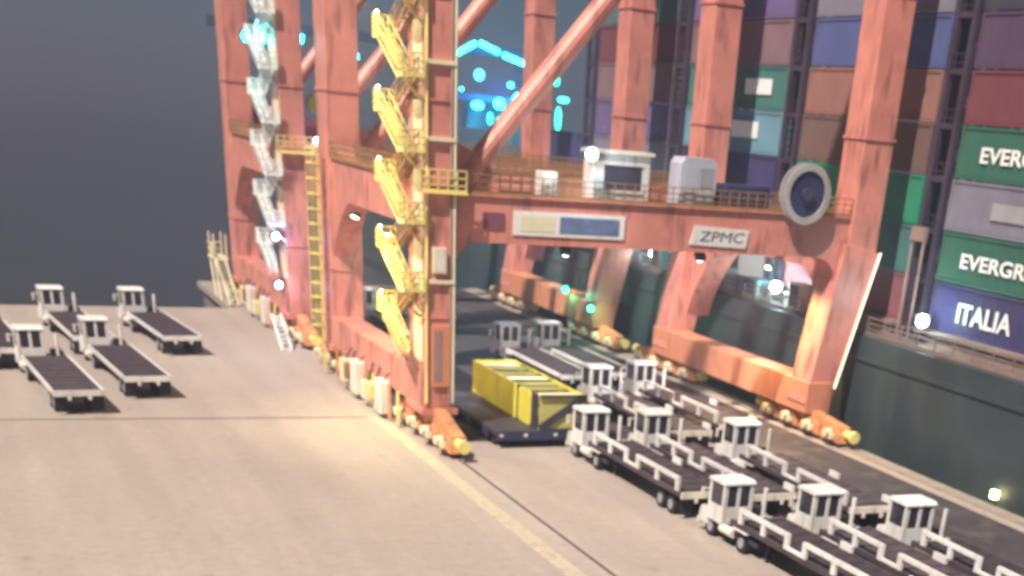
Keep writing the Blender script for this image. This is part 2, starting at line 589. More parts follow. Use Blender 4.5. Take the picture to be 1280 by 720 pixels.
    # switch cabinets standing on the landside bogies
    for y, w, z0, z1, mk in ((6.6, 0.75, 0.35, 2.5, 'white_dirty'), (8.6, 0.4, 0.9, 1.9, 'yellow'), (10.3, 0.5, 0.5, 1.7, 'cream'), (12.9, 0.8, 0.4, 2.6, 'white_dirty'), (15.0, 0.35, 1.0, 2.1, 'ochre'), (16.2, 0.45, 0.6, 2.2, 'cream')):
        c = MB().box(-1.75, -1.05, y - w, y + w, z0, z1)
        cb = c.build('switch_cabinet', M[mk], root, bevel=0.05)
        MB().box(-1.775, -1.755, y - w * 0.85, y - 0.03, z0 + 0.12, z1 - 0.12).build('door', M[mk], cb)
        MB().box(-1.775, -1.755, y + 0.03, y + w * 0.85, z0 + 0.12, z1 - 0.12).build('door', M[mk], cb)
        MB().tube((-1.4, y - w * 0.5, z1), (-1.0, y - w * 0.5, 3.0), 0.06, 8).build('cable_conduit', M['dark'], cb)
    for k in range(9):
        yy = 3.2 + k * 2.0
        MB().beam((-1.3, yy, 0.2), (-1.15, yy + 0.5, 2.3), 0.16, 0.16, up=(0, 1, 0)).build('guard_strut', M['crane_low'] if k % 3 else M['yellow'], root)
    # zigzag stair on the landside of the near leg
    for k in range(-1, 11):
        z = 7.3 + 3.72 * k
        y0, y1 = -0.9, 3.0
        for lane, (ya, za, yb, zb2) in ((-2.0, (y0, z - 1.86, y1, z)), (-1.38, (y1, z, y0, z + 1.86))):
            if za < 3.6:
                continue
            fl = MB()
            for s in (-0.26, 0.26):
                fl.beam((lane + s, ya, za), (lane + s, yb, zb2), 0.07, 0.46 if lane < -1.7 else 0.25)
            for i in range(9):
                t = (i + 0.5) / 9
                fl.box(lane - 0.22, lane + 0.22, ya + (yb - ya) * t - 0.13, ya + (yb - ya) * t + 0.13, za + (zb2 - za) * t - 0.02, za + (zb2 - za) * t + 0.02)
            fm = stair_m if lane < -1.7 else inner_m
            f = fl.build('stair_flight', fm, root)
            hr = MB()
            for s in (-0.28, 0.28):
                railing(hr, (lane + s, ya, za), (lane + s, yb, zb2), 1.0, 1.4, 0.03, 2)
            hr.build('handrail', fm, f)
        if z > 4:
            for yy, zz in ((y1 + 0.55, z), (y0 - 0.55, z + 1.86)):
                la = MB().box(-2.35, -1.06, yy - 0.55, yy + 0.55, zz - 0.06, zz + 0.04)
                lo = la.build('landing', stair_m, root)
                lr = MB()
                e = 0.52 if yy > 0 else -0.52
                railing(lr, (-2.32, yy - 0.5, zz), (-2.32, yy + 0.5, zz), 1.1, 0.5, 0.06)
                railing(lr, (-2.32, yy + e, zz), (-1.1, yy + e, zz), 1.1, 0.6, 0.06)
                lr.build('guard_rail', stair_m, lo)
                if near and yy > 0 and zz < 30:
                    ll = floodlight(lo, (-2.45, yy - 0.3, zz + 1.25), (0.6, -0.8, -0.5), M['lamp_warm'], 0.3)
                    lamp_light(lo, (-3.4, yy - 1.9, zz + 1.3), 'POINT', 190, (1.0, 0.86, 0.52), size=0.25)
                br = MB().beam((-0.95, yy, zz - 1.3), (-2.2, yy, zz - 0.08), 0.12, 0.12)
                br.build('bracket', stair_m, lo)
    # cable tray panels up the landside face
    for k in range(10):
        z = 5.0 + k * 3.72
        MB().box(-1.05, -0.973, -1.3, 0.4, z, z + 3.2).build('cable_tray', M['cream'], root)
    # caged ladder on the far landside leg
    if near:
        ld = MB()
        for s in (-0.35, 0.35):
            ld.beam((-1.55, SP - 0.4 + s, 0.3), (-1.55, SP - 0.4 + s, 16), 0.1, 0.1, up=(0, 1, 0))
        for i in range(48):
            ld.box(-1.58, -1.52, SP - 0.75, SP - 0.05, 0.6 + i * 0.32, 0.66 + i * 0.32)
        lo = ld.build('ladder', M['yellow'], root)
        cg = MB()
        for i in range(14):
            z = 2.6 + i * 1.0
            pts = [(-1.5, SP - 0.85), (-2.0, SP - 0.85), (-2.35, SP - 0.4), (-2.0, SP + 0.05), (-1.5, SP + 0.05)]
            for a, b in zip(pts, pts[1:]):
                cg.beam(a + (z,), b + (z,), 0.05, 0.12)
        for p in ((-2.0, SP - 0.85), (-2.35, SP - 0.4), (-2.0, SP + 0.05)):
            cg.beam(p + (2.6,), p + (15.6,), 0.06, 0.06, up=(0, 1, 0))
        cg.build('cage', M['yellow'], lo)
    # walkways with railings on the portal beams
    for y in (0.0, SP):
        wk = MB()
        railing(wk, (1.2, y - 1.0, 14.56), (GW - 1.2, y - 1.0, 14.56), 1.05, 0.7, 0.035)
        railing(wk, (1.2, y + 1.0, 14.56), (GW - 1.2, y + 1.0, 14.56), 1.05, 0.7, 0.035)
        wk.build('walkway_railing', M['ochre'], root)
    wl = MB()
    railing(wl, (-1.0, 2, 15.02), (-1.0, SP - 2, 15.02), 1.1, 0.7, 0.05)
    wl.build('walkway_railing', M['ochre'], root)
    # platform ring round the near landside leg
    pr = MB()
    railing(pr, (-1.4, -1.95, 14.56), (1.5, -1.95, 14.56), 1.2, 0.6, 0.045, 3)
    pr.box(-1.5, 1.6, -2.05, -1.61, 14.5, 14.58)
    pr.build('leg_platform', M['yellow'], root)
    return root


def window_panel(name, mb_box, m, parent):
    return MB().box(*mb_box).build(name, m, parent)


c1 = make_crane((26.8, 83.0, 0), 'orange-red quay crane with yellow zigzag stairs, standing over the parked trucks', M['yellow'], True)
c2 = make_crane((26.8, 121.0, 0), 'orange-red quay crane with pale grey zigzag stairs, behind the crane with yellow stairs', M['stairwhite'], False)

# --- equipment fixed on the near crane's portal beam (parts)
cb = MB().box(6.7, 7.8, -0.8, 0.2, 14.57, 16.0).build('control_box', M['white'], c1, bevel=0.06)
MB().box(6.8, 7.7, -0.825, -0.803, 14.75, 15.85).build('door', M['stairwhite'], cb)
hs = MB().box(10.2, 14.2, -0.6, 0.85, 14.57, 17.2).build('machinery_house', M['white'], c1, bevel=0.05)
MB().box(11.0, 13.6, -0.625, -0.603, 15.2, 16.6).build('window', M['dark'], hs)
MB().box(10.0, 14.4, -0.75, 1.0, 17.21, 17.4).build('roof', M['white_dirty'], hs)
MB().box(10.9, 13.7, -0.67, -0.628, 16.6, 16.72).build('window_frame', M['white'], hs)
MB().box(10.9, 13.7, -0.70, -0.628, 15.08, 15.2).build('window_sill', M['white'], hs)
kb = MB().prism([(16.3, 14.57), (18.9, 14.57), (18.9, 17.0), (18.6, 17.35), (16.6, 17.35), (16.3, 17.0)], 'y', -0.85, 0.8).build('electrical_cabin', M['lilac'], c1)
MB().box(16.55, 17.5, -0.88, -0.853, 14.7, 16.9).build('door', M['lilac'], kb)
MB().box(17.7, 18.65, -0.88, -0.853, 15.7, 16.8).build('vent', M['grey'], kb)
dr = MB().box(19.8, 23.2, -0.7, 0.8, 14.57, 16.0).build('drive_housing', M['navy'], c1, bevel=0.08)
for i in range(5):
    MB().box(20.1 + i * 0.6, 20.5 + i * 0.6, -0.73, -0.703, 14.9, 15.7).build('vent', M['dark'], dr)
# cable reel: ring, spokes and hub
rc = (25.5, -1.35, 15.75)
nseg = 24
reel = MB().tube((0, -0.45, 0), (0, 0.45, 0), 0.42, 14).build('cable_reel', M['dark'], c1, rc)
for y in (-0.28, 0.28):
    rg = MB()
    for i in range(nseg):
        a0, a1 = 2 * math.pi * i / nseg, 2 * math.pi * (i + 1) / nseg
        vs = []
        for rr in (1.4, 1.82):
            for aa in (a0, a1):
                for dy in (y - 0.06, y + 0.06):
                    vs.append((rr * math.cos(aa), dy, rr * math.sin(aa)))
        rg.add(vs, [(0, 1, 3, 2), (4, 6, 7, 5), (0, 4, 5, 1), (2, 3, 7, 6), (0, 2, 6, 4), (1, 5, 7, 3)])
    rg.build('flange', M['reel'], reel)
sp = MB()
for i in range(8):
    a = math.pi * i / 4
    sp.beam((0.3 * math.cos(a), 0, 0.3 * math.sin(a)), (1.5 * math.cos(a), 0, 1.5 * math.sin(a)), 0.1, 0.1, up=(0, 1, 0))
sp.build('spokes', M['grey'], reel)
MB().tube((0, -0.2, 0), (0, 0.2, 0), 1.5, 24).build('wound_cable', M['navy'], reel)
MB().beam((0, 0.35, -1.6), (0, 0.35, 0.2), 0.5, 0.12, up=(0, 1, 0)).build('stand', M['grey'], reel)

# --- panels and conduits on the near face of the near landside leg
pn = MB().box(-0.55, 0.7, -1.78, -1.603, 3.6, 7.2).build('service_panel', M['sill'], c1, bevel=0.03)
MB().box(-0.42, 0.12, -1.8, -1.783, 3.9, 6.9).build('door', M['pole'], pn)
for x, m_ in ((0.86, 'cream'), (0.66, 'pole'), (-0.86, 'yellow')):
    MB().tube((x, -1.70, 2.6), (x, -1.70, 44), 0.09, 8).build('conduit', M[m_], c1)
for z in (9.6, 17.2, 21.0, 24.6):
    MB().box(-0.9, 0.9, -1.82, -1.61, z, z + 0.22).build('conduit_clamp', M['cream'], c1)
bx_ = MB().box(-0.5, 0.3, -1.95, -1.61, 10.2, 11.6).build('junction_box', M['cream'], c1)
MB().box(-0.4, 0.2, -1.97, -1.953, 10.3, 11.5).build('door', M['white_dirty'], bx_)

# --- sign boards on the near portal beam
sg = MB().box(4.9, 12.5, -1.0, -0.93, 12.42, 13.78).build('sign_board', M['white'], c1)
MB().box(8.0, 12.1, -1.02, -1.003, 12.62, 13.56).build('blue_panel', M['signblue'], sg)
MB().box(5.35, 7.7, -1.02, -1.003, 12.66, 13.54).build('white_panel', M['cream'], sg)
MB().box(2.9, 4.3, -0.99, -0.93, 12.7, 13.6).build('number_plate', mat('plum_paint', (0.22, 0.07, 0.11), 0.5), c1)
s2 = MB().prism([(17.3, 12.35), (21.6, 12.25), (21.75, 13.35), (17.6, 13.5)], 'y', -1.0, -0.93).build('name_board', M['white'], c1)
lettering('lettering', 'ZPMC', 0.86, M['ink'], s2, (17.95, -1.004, 12.58), (math.radians(90), 0, 0), 1.5, 0.0, 0.15)
# conduit with its bright edge put in as glow, down the outer edge of the near waterside leg
MB().tube((GW + 1.45, -1.42, 12.4), (GB + 1.25, -1.34, 3.3), 0.075, 8).build('glowing_conduit', M['tube'], c1)

# --- lamps on the cranes
f = floodlight(c1, (9.75, -1.2, 17.2), (-0.3, -1, -0.15), M['lamp_white'], 0.85)
lamp_light(f, (-0.3, -1.0, -0.1), 'POINT', 260, (0.7, 0.9, 1.0))
f = floodlight(c1, (-1.6, 11.5, 12.3), (-0.35, -0.15, -1), M['lamp_warm'], 0.6)
lamp_light(f, (-0.9, -0.3, -0.6), 'SPOT', 2000, (1.0, 0.80, 0.36), (1.6, -3.5, -9.5), 0.3, 110)
f = floodlight(c1, (-1.6, 3.5, 12.0), (-0.35, -0.15, -1), M['lamp_warm'], 0.6)
lamp_light(f, (-2.6, -0.8, -0.6), 'SPOT', 1500, (1.0, 0.80, 0.36), (2.0, -3.0, -9.5), 0.3, 120)
f = floodlight(c1, (GW - 3.6, 5.0, 10.8), (-0.5, -0.3, -1), M['lamp_warm'], 0.5)
lamp_light(f, (-1.4, -1.0, -0.6), 'SPOT', 5600, (1.0, 0.62, 0.26), (-0.2, -3.5, -9.0), 0.3, 130)
for x in (9.5, 19.5):
    f = floodlight(c1, (x, 1.3, 11.6), (0, 0.7, -1), M['lamp_white'], 0.7)
    lamp_light(f, (0, 0.6, -0.7), 'SPOT', 3400, (1.0, 0.95, 0.92), (0, 12, -10), 0.3, 125)
for p, lens, e, c in (((-1.9, -1.4, 8.4), 'lamp_violet', 120, (0.4, 0.4, 1.0)), ((-1.9, -1.6, 4.7), 'lamp_violet', 110, (0.7, 0.7, 1.0)),
                      ((1.9, -1.3, 15.6), 'lamp_violet', 90, (0.5, 0.45, 1.0))):
    f = floodlight(c2, p, (0.1, -1, -0.2), M[lens], 0.7)
    lamp_light(f, (0.1, -1.1, -0.2), 'POINT', e, c)
for x in (-2.3, -1.1):
    f = floodlight(c2, (x, 3.6, 22.5), (-0.1, -1, -0.1), M['lamp_cyan'], 0.95)
lamp_light(f, (-0.4, -1.0, -0.2), 'POINT', 420, (0.1, 0.9, 0.9))
for p, lens, e, c in (((12.0, -1.0, 11.2), 'lamp_cyan', 300, (0.1, 0.7, 1.0)), ((20.0, -1.0, 11.2), 'lamp_white', 300, (0.4, 0.9, 1.0)), ((GB - 1.5, 5.0, 4.2), 'lamp_green', 150, (0.2, 1.0, 0.6)),
                      ((GB - 1.6, -1.5, 3.4), 'lamp_green', 160, (0.3, 1.0, 0.5))):
    f = floodlight(c2, p, (-0.2, -1, -0.2), M[lens], 0.7)
    lamp_light(f, (-0.2, -1.1, -0.2), 'POINT', e, c)
lb = MB().tube((2.3, 0.2, 18.2), (2.3, -0.6, 18.2), 0.75, 12)
lb.build('warning_beacon', M['hivis'], c2)
# access frame at the far leg of the far crane
af = MB()
for y in (SP + 2.0, SP + 4.6):
    for x in (-2.6, -1.4):
        af.beam((x, y - 2.2, 0), (x, y, 3.6), 0.16, 0.16, up=(0, 1, 0))
        af.beam((x, y, 3.6), (x, y, 5.9), 0.16, 0.16, up=(0, 1, 0))
af.box(-2.8, -1.2, SP + 1.8, SP + 4.8, 3.55, 3.7)
railing(af, (-2.7, SP + 1.9, 3.7), (-2.7, SP + 4.7, 3.7), 1.2, 0.9, 0.08, 2)
railing(af, (-2.7, SP + 4.7, 3.7), (-1.3, SP + 4.7, 3.7), 1.2, 0.7, 0.08, 2)
af.build('access_platform', M['cream'], c2)
st = MB()
for x in (-2.5, -1.6):
    st.beam((x, SP - 4.5, 0.1), (x, SP + 1.8, 3.6), 0.1, 0.3)
for i in range(12):
    t = (i + .5) / 12
    st.box(-2.45, -1.65, SP - 4.5 + 6.3 * t - 0.14, SP - 4.5 + 6.3 * t + 0.14, 0.1 + 3.5 * t, 0.15 + 3.5 * t)
st.build('stair_flight', M['cream'], c2)
gp = MB()
for x in (-2.7, -1.9):
    gp.beam((x, -6.0, 0.05), (x, -2.2, 2.3), 0.12, 0.3)
gp.box(-2.75, -1.85, -6.1, -5.6, 0.0, 0.1)
for i in range(8):
    t = (i + .5) / 8
    gp.box(-2.7, -1.9, -6 + 3.8 * t - .15, -6 + 3.8 * t + .15, .05 + 2.25 * t, .1 + 2.25 * t)
gp.build('stair_flight', M['white'], c2)

# ------------------------------------------------------------------ terminal trucks
tym = MB().tube((-0.16, 0, 0), (0.16, 0, 0), 0.52, 16).mesh('tyre')
tym.materials.append(M['tyre'])
rim = MB().tube((-0.175, 0, 0), (0.175, 0, 0), 0.28, 10).mesh('rim')
rim.materials.append(M['grey'])


def wheel(parent, x, y):
    w = bpy.data.objects.new('wheel', tym)
    C.objects.link(w)
    w.parent = parent
    w.location = (x, y, 0.52)
    r = bpy.data.objects.new('rim', rim)
    C.objects.link(r)
    r.parent = w
    r.location = (0.02 * (1 if x > 0 else -1), 0, 0)
    return w


def make_truck(comb):
    root = empty('terminal_truck', (0, 0, 0))
    W = M['white']
    # tractor chassis
    ch = MB()
    ch.box(-1.35, 1.35, -3.3, 2.0, 0.62, 0.9)
    ch.box(-0.5, 0.5, -3.3, 2.2, 0.45, 0.62)
    ch.build('chassis', M['dark'], root)
    # nose and fenders
    ns = MB()
    ns.prism([(1.55, 0.55), (2.45, 0.55), (2.5, 1.05), (2.3, 1.45), (1.55, 1.55)], 'x', -1.6, 0.3)
    ns.build('nose', W, root, bevel=0.08)
    MB().box(-1.58, 1.62, 2.46, 2.6, 0.45, 0.75).build('bumper', W, root)
    for x in (-1.2, 0.2):
        MB().box(x - 0.16, x + 0.16, 2.5, 2.54, 0.95, 1.15).build('headlight', M['sticker'], root)
    dk = MB().box(0.34, 1.75, -0.3, 2.4, 0.92, 1.12)
    dk.build('side_deck', W, root)
    # cab shell: pillars, lower panels and roof leave real window openings
    cb = MB()
    x0, x1, y0, y1 = -1.6, 0.2, 0.0, 1.6
    zb, zw, zt, zr = 0.95, 1.85, 3.0, 3.2
    cb.box(x0, x1, y0, y0 + 0.08, zb, zw)
    cb.box(x0, x1, y1 - 0.08, y1, zb, zw)
    cb.box(x0, x0 + 0.08, y0 + 0.081, y1 - 0.081, zb, zw)
    cb.box(x1 - 0.08, x1, y0 + 0.081, y1 - 0.081, zb, zw)
    for x in (x0, x1 - 0.22):
        for y in (y0, y1 - 0.2):
            cb.box(x, x + 0.22, y, y + 0.2, zw + 0.001, zt)
    cb.box((x0 + x1) / 2 - 0.1, (x0 + x1) / 2 + 0.1, y0, y0 + 0.1, zw + 0.001, zt)
    cb.box(x0 + 0.1, x1 - 0.1, y0 + 0.1, y1 - 0.1, zb, zb + 0.08)
    cab = cb.build('cab', W, root)
    rf = MB().prism([(y0 - 0.06, zt + 0.001), (y1 + 0.1, zt + 0.001), (y1 + 0.1, zr - 0.12), (y1 - 0.1, zr), (y0 + 0.1, zr), (y0 - 0.06, zr - 0.1)], 'x', x0 - 0.05, x1 + 0.05)
    rf.build('roof', W, cab)
    g = M['glass']
    MB().box(x0 + 0.26, (x0 + x1) / 2 - 0.13, y0 + 0.04, y0 + 0.06, zw, zt).build('rear_window', g, cab)
    MB().box((x0 + x1) / 2 + 0.13, x1 - 0.26, y0 + 0.04, y0 + 0.06, zw, zt).build('rear_window', g, cab)
    MB().box(x0 + 0.04, x0 + 0.06, y0 + 0.24, y1 - 0.24, zw + 0.002, zt).build('side_window', g, cab)
    MB().box(x1 - 0.06, x1 - 0.04, y0 + 0.24, y1 - 0.24, zw + 0.002, zt).build('side_window', g, cab)
    MB().box(x0 + 0.26, x1 - 0.26, y1 - 0.06, y1 - 0.04, zw, zt).build('windscreen', g, cab)
    mi = MB()
    mi.beam((x0 - 0.02, y1 - 0.1, 2.5), (x0 - 0.32, y1 + 0.1, 2.5), 0.05, 0.05)
    mi.box(x0 - 0.42, x0 - 0.24, y1 + 0.06, y1 + 0.12, 2.0, 2.55)
    mi.build('mirror', M['white_dirty'], cab)
    # exhaust stack, air tank, battery box, handrail
    MB().tube((1.05, 0.15, 1.12), (1.05, 0.15, 2.75), 0.12, 10).build('exhaust_stack', W, root)
    MB().box(0.75, 1.5, 0.6, 1.9, 1.122, 1.5).build('engine_box', M['dark'], root, bevel=0.05)
    tk = MB().tube((-1.42, -1.0, 0.75), (-1.42, 0.2, 0.75), 0.24, 12)
    tk.build('fuel_tank', M['white_dirty'], root)
    MB().box(-1.66, -0.95, -2.6, -1.15, 1.13, 1.19).build('fender', W, root)
    MB().prism([(-2.6, 0.92), (-1.0, 0.92), (-1.3, 1.12), (-2.4, 1.12)], 'x', -0.55, 0.55).build('fifth_wheel', M['dark'], root)
    # trailer
    tb = MB()
    bz = 1.3
    y_f, y_r = -0.9, -13.3
    tb.box(-1.42, 1.42, y_r + 0.15, y_f, bz, bz + 0.16)
    for x in (-0.55, 0.55):
        tb.box(x - 0.12, x + 0.12, y_r + 0.3, y_f - 0.3, 0.9, bz - 0.001)
    for i in range(8):
        y = y_r + 0.8 + i * 1.55
        tb.box(-1.3, 1.3, y - 0.08, y + 0.08, bz - 0.16, bz - 0.002)
    bed = tb.build('trailer_bed', M['bed'], root)
    for i in range(10):
        y = y_r + 0.75 + i * 1.24
        MB().box(-1.36, 1.36, y - 0.05, y + 0.05, bz + 0.163, bz + 0.2).build('cross_rib', M['dark'], bed)
    for s in (-1, 1):
        MB().box(s * 1.5 - 0.07, s * 1.5 + 0.07, y_r, y_f + 0.1, bz - 0.06, bz + 0.2).build('side_rail', W if not comb else M['bed'], root)
    MB().box(-1.56, 1.56, y_r - 0.12, y_r - 0.005, bz - 0.12, bz + 0.24).build('rear_beam', W if not comb else M['white_dirty'], root)
    if comb:
        for (a, b) in ((-1.6, -6.3), (-7.6, -12.9)):
            gr = MB()
            gr.box(-1.62, -1.42, b, a, bz + 0.78, bz + 0.98)
            for i in range(3):
                y = a + (b - a) * i / 2
                gr.box(-1.60, -1.44, y - 0.17 + (-0.15 if i == 0 else 0.15 if i == 2 else 0), y + 0.17 + (-0.15 if i == 0 else 0.15 if i == 2 else 0), bz + 0.201, bz + 0.779)
            gr.build('guide_rail', W, root)
        lk = MB().box(-1.60, -1.46, -7.6, -6.3, bz + 0.21, bz + 0.36)
        lk.build('guide_link', W, root)
        for y in (-7.0, -12.6):
            gr = MB().box(1.44, 1.58, y - 0.5, y + 0.5, bz + 0.201, bz + 0.55)
            gr.build('corner_guide', W, root)
    for s in (-0.62, 0.62):
        MB().box(s - 0.1, s + 0.1, y_r - 0.17, y_r - 0.121, 0.95, 1.17).build('tail_light', M['white_dirty'], root)
    for s in (-1.1, 1.1):
        MB().box(s - 0.4, s + 0.4, y_r + 0.15, y_r + 0.19, 0.25, 1.17).build('mud_flap', M['tyre'], root)
    for s in (-0.9, 0.9):
        lg = MB()
        lg.box(s - 0.07, s + 0.07, -3.75, -3.6, 0.25, 1.29)
        lg.box(s - 0.16, s + 0.16, -3.83, -3.52, 0.2, 0.26)
        lg.build('landing_leg', M['dark'], root)
    for y in (1.35, -1.9):
        for s in (-1.3, 1.3):
            wheel(root, s, y)
    for y in (-10.6, -11.9):
        for s in (-1.22, -0.86, 0.86, 1.22):
            wheel(root, s, y)
    return root


tc_ = make_truck(True)
tf_ = make_truck(False)
used = set()


def place(proto, x, y, rz, label, group):
    if proto.name in used:
        o = copy_tree(proto)
    else:
        o = proto
        used.add(proto.name)
    o.location = (x, y, 0)
    o.rotation_euler = (0, 0, math.radians(rz))
    tag(o, label, 'truck', group)
    return o


GQ = 'white terminal trucks queued in lanes on the quay'
place(tc_, 36.5, 58.4, 1, 'white truck with comb rails, rear row, in the lane nearest the yellow line', GQ)
place(tc_, 40.5, 55.9, 0, 'white truck with comb rails in the middle lane of the rear row', GQ)
place(tc_, 44.4, 53.1, -1, 'white truck with comb rails of the rear row, in the lane nearest the quay edge', GQ)
place(tc_, 36.1, 76.0, 0.5, 'white truck with comb rails right behind the yellow container', GQ)
place(tc_, 40.0, 75.0, 0, 'white truck with comb rails in the middle lane, ahead of the rear row', GQ)
place(tc_, 44.7, 71.7, -0.5, 'white truck with comb rails beside the waterside crane bogies, ahead of the rear row', GQ)
place(tc_, 43.0, 90.5, 0, 'white truck with comb rails under the portal beam, beside the yellow container', GQ)
place(tc_, 47.5, 92.2, 0.5, 'white truck with comb rails under the portal beam, next to the waterside sill', GQ)
place(tf_, 43.2, 109.8, 0, 'white flatbed truck between the two cranes, in the lane nearer the yellow container', GQ)
place(tf_, 47.4, 110.8, 0, 'white flatbed truck between the two cranes, in the lane nearer the ship', GQ)
place(tf_, 36.8, 129.8, 0, 'white flatbed truck under the far crane, seen behind the yellow stairs', GQ)
GL = 'white flatbed trucks parked on the open apron'
place(tf_, 5.0, 104.6, 5, 'white flatbed truck on the open apron, parked next to the pavement joint', GL)
place(tf_, 9.8, 109.2, 5, 'white flatbed truck on the open apron, between the joint truck and the water-edge pair', GL)
place(tf_, 14.5, 125.6, 5.5, 'white flatbed truck at the apron water edge, the one closest to the cranes', GL)
place(tf_, 8.0, 125.2, 5, 'white flatbed truck at the apron water edge, farther from the cranes', GL)
place(tf_, 1.6, 119.6, 5, 'white flatbed truck on the open apron, only its trailer end in view', GL)

# ------------------------------------------------------------------ yellow container on a dark low trailer
lt = empty('low_trailer', (33.4, 86.2, 0))
tag(lt, 'dark low flat trailer under the yellow container beside the crane leg', 'trailer')
MB().box(-3.2, 3.0, -6.2, 6.2, 0.78, 1.08).build('deck', M['dark'], lt, bevel=0.03)
MB().box(-3.25, 3.05, -6.34, -6.22, 0.5, 1.05).build('rear_beam', M['navy'], lt)
for x in (-2.9, -1.2, 0.9, 2.5):
    MB().box(x - 0.12, x + 0.12, -6.38, -6.345, 0.75, 0.92).build('reflector', M['white_dirty'], lt)
for y in (-5.0, -3.8, -2.6, 2.6, 3.8, 5.0):
    for x in (-2.8, -1.5, 1.3, 2.6):
        w = MB().tube((-0.16, 0, 0), (0.16, 0, 0), 0.36, 12).build('wheel', M['tyre'], lt, (x, y, 0.36)) if False else None
        w = bpy.data.objects.new('wheel', tym)
        C.objects.link(w)
        w.parent = lt
        w.location = (x, y, 0.36)
        w.scale = (1, 0.69, 0.69)
for y in (-4.4, -1.0, 2.4):
    MB().box(-3.32, -3.24, y - 0.5, y + 0.5, 0.5, 0.95).build('side_guard', M['navy'], lt)
yb = empty('yellow_container', (34.7, 86.4, 1.085))
yb.scale = (1, 1.2, 0.80)
tag(yb, 'bright yellow open-topped steel container with dark diagonal braces on its end', 'container')
Yw = M['boxyellow']
MB().box(-1.6, 1.6, -5.2, 5.2, 0, 0.15).build('floor', M['olive'], yb)
for a, b in ((5.15, 1.0), (0.97, -2.39)):
    MB().box(-1.72, -1.60, b, a, 0.0, 2.75).build('side_panel', Yw, yb, bevel=0.03)
pts = [(-2.47, 0.25), (-2.47, 2.5), (-2.7, 2.72), (-4.1, 2.72), (-4.45, 2.3), (-4.45, 0.5), (-4.2, 0.05), (-2.75, 0.05)]
MB().prism(pts, 'x', -1.72, -1.60).build('side_panel', Yw, yb)
for y in (-2.43, -4.85):
    MB().box(-1.78, -1.58, y - 0.06 if y > -4 else y - 0.3, y + 0.06 if y > -4 else y + 0.3, -0.05, 2.8).build('side_post', M['dark'], yb)
MB().box(1.5, 1.62, -5.1, 5.1, 0.151, 2.75).build('side_panel', Yw, yb)
MB().box(-1.5, 1.49, 5.05, 5.17, 0.151, 2.75).build('end_panel', Yw, yb)
MB().box(-1.5, 1.7, -5.3, -5.18, 0.0, 2.72).build('end_panel', M['limeolive'], yb)
MB().beam((-1.5, -5.36, 0.15), (1.65, -5.36, 2.6), 0.08, 0.55, up=(0, 0, 1)).build('diagonal_brace', M['dark'], yb)
MB().box(-1.56, 1.74, -5.44, -5.31, -0.06, 0.14).build('end_rail', M['dark'], yb)
MB().box(-1.56, 1.74, -5.44, -5.31, 2.6, 2.78).build('end_rail', M['dark'], yb)
for i in range(7):
    y = -4.4 + i * 1.5
    MB().box(-1.59, 1.495, y - 0.45, y + 0.45, 2.45 + 0.04 * (i % 2), 2.55 + 0.04 * (i % 2)).build('cover_plank', M['olive'] if i % 3 else M['cream'], yb)
# dark tractor pulling it, behind the crane leg
# ------------------------------------------------------------------ ship
ship = empty('container_ship', (61.0, 100.0, -4.5))
tag(ship, 'dark hulled container ship moored alongside the quay under stacked containers', 'ship')
SX, SY, SZ = 61.0, 100.0, -4.5


def SB(x0, x1, y0, y1, z0, z1):
    return MB().box(x0 - SX, x1 - SX, y0 - SY, y1 - SY, z0 - SZ, z1 - SZ)


hl = MB()
sec = [(60.6, -6), (59.3, -3), (59.0, 2), (58.9, 6.9), (59.15, 6.95), (96, 6.95), (96, -6)]
hl.prism([(x - SX, z - SZ) for x, z in sec], 'y', 10 - SY, 260 - SY)
hl.build('hull', M['hull'], ship)
SB(59.2, 95.5, 11, 259, 6.955, 7.05).build('deck', M['deck'], ship)
for i in range(8):
    y = 42 + 19.8 * i
    SB(61.3, 92, y + 0.2, y + 16.7, 7.055, 7.75).build('hatch_coaming', M['coaming'], ship)
    SB(61.0, 92.3, y, y + 16.9, 7.752, 7.98).build('hatch_cover', M['coaming'], ship)
rl = MB()
railing(rl, (59.35 - SX, 20 - SY, 7.06 - SZ), (59.35 - SX, 200 - SY, 7.06 - SZ), 1.1, 2.0, 0.05, 3)
rl.build('ship_rail', M['coaming'], ship)
# rubbing strakes and plates on the hull
for z in (5.3,):
    SB(58.80, 58.98, 12, 250, z, z + 0.3).build('rubbing_strake', M['hull'], ship)
# lashing bridges in the gaps between the bays
for gy in (80.1, 99.9, 119.7, 139.5):
    lbm = MB()
    for x in (61.9, 65.2, 68.5):
        for dy in (-0.9, 0.9):
            lbm.box(x - SX - 0.2, x - SX + 0.2, gy + dy - SY - 0.2, gy + dy - SY + 0.2, 7.06 - SZ, 32 - SZ)
    for k in range(8):
        z = 10.8 + 3.15 * k
        lbm.box(61.75 - SX, 70 - SX, gy - SY - 1.05, gy - SY + 1.05, z - SZ, z - SZ + 0.15)
    lbm.box(66.0 - SX, 66.2 - SX, gy - SY - 1.2, gy - SY + 1.2, 7.06 - SZ, 32 - SZ)
    br = lbm.build('lashing_bridge', M['bridge_steel'], ship)
    for k in range(8):
        rr = MB()
        z = 10.95 + 3.15 * k
        railing(rr, (61.8 - SX, gy - SY - 1.0, z - SZ), (61.8 - SX, gy - SY + 1.0, z - SZ), 1.0, 0.6, 0.03, 2)
        rr.build('bridge_rail', M['bridge_steel'], br)
# pale gangway poles at the first lashing bridge
for y, x in ((79.6, 61.2), (80.9, 61.2)):
    MB().tube((x - SX, y - SY, 7.1 - SZ), (x - SX, y - SY, 14.2 - SZ), 0.11, 8).build('deck_pole', M['pole'], ship)
MB().box(61.0 - SX, 61.35 - SX, 79.5 - SY, 81.0 - SY, 13.4 - SZ, 14.3 - SZ).build('fuse_box', M['pole'], ship)
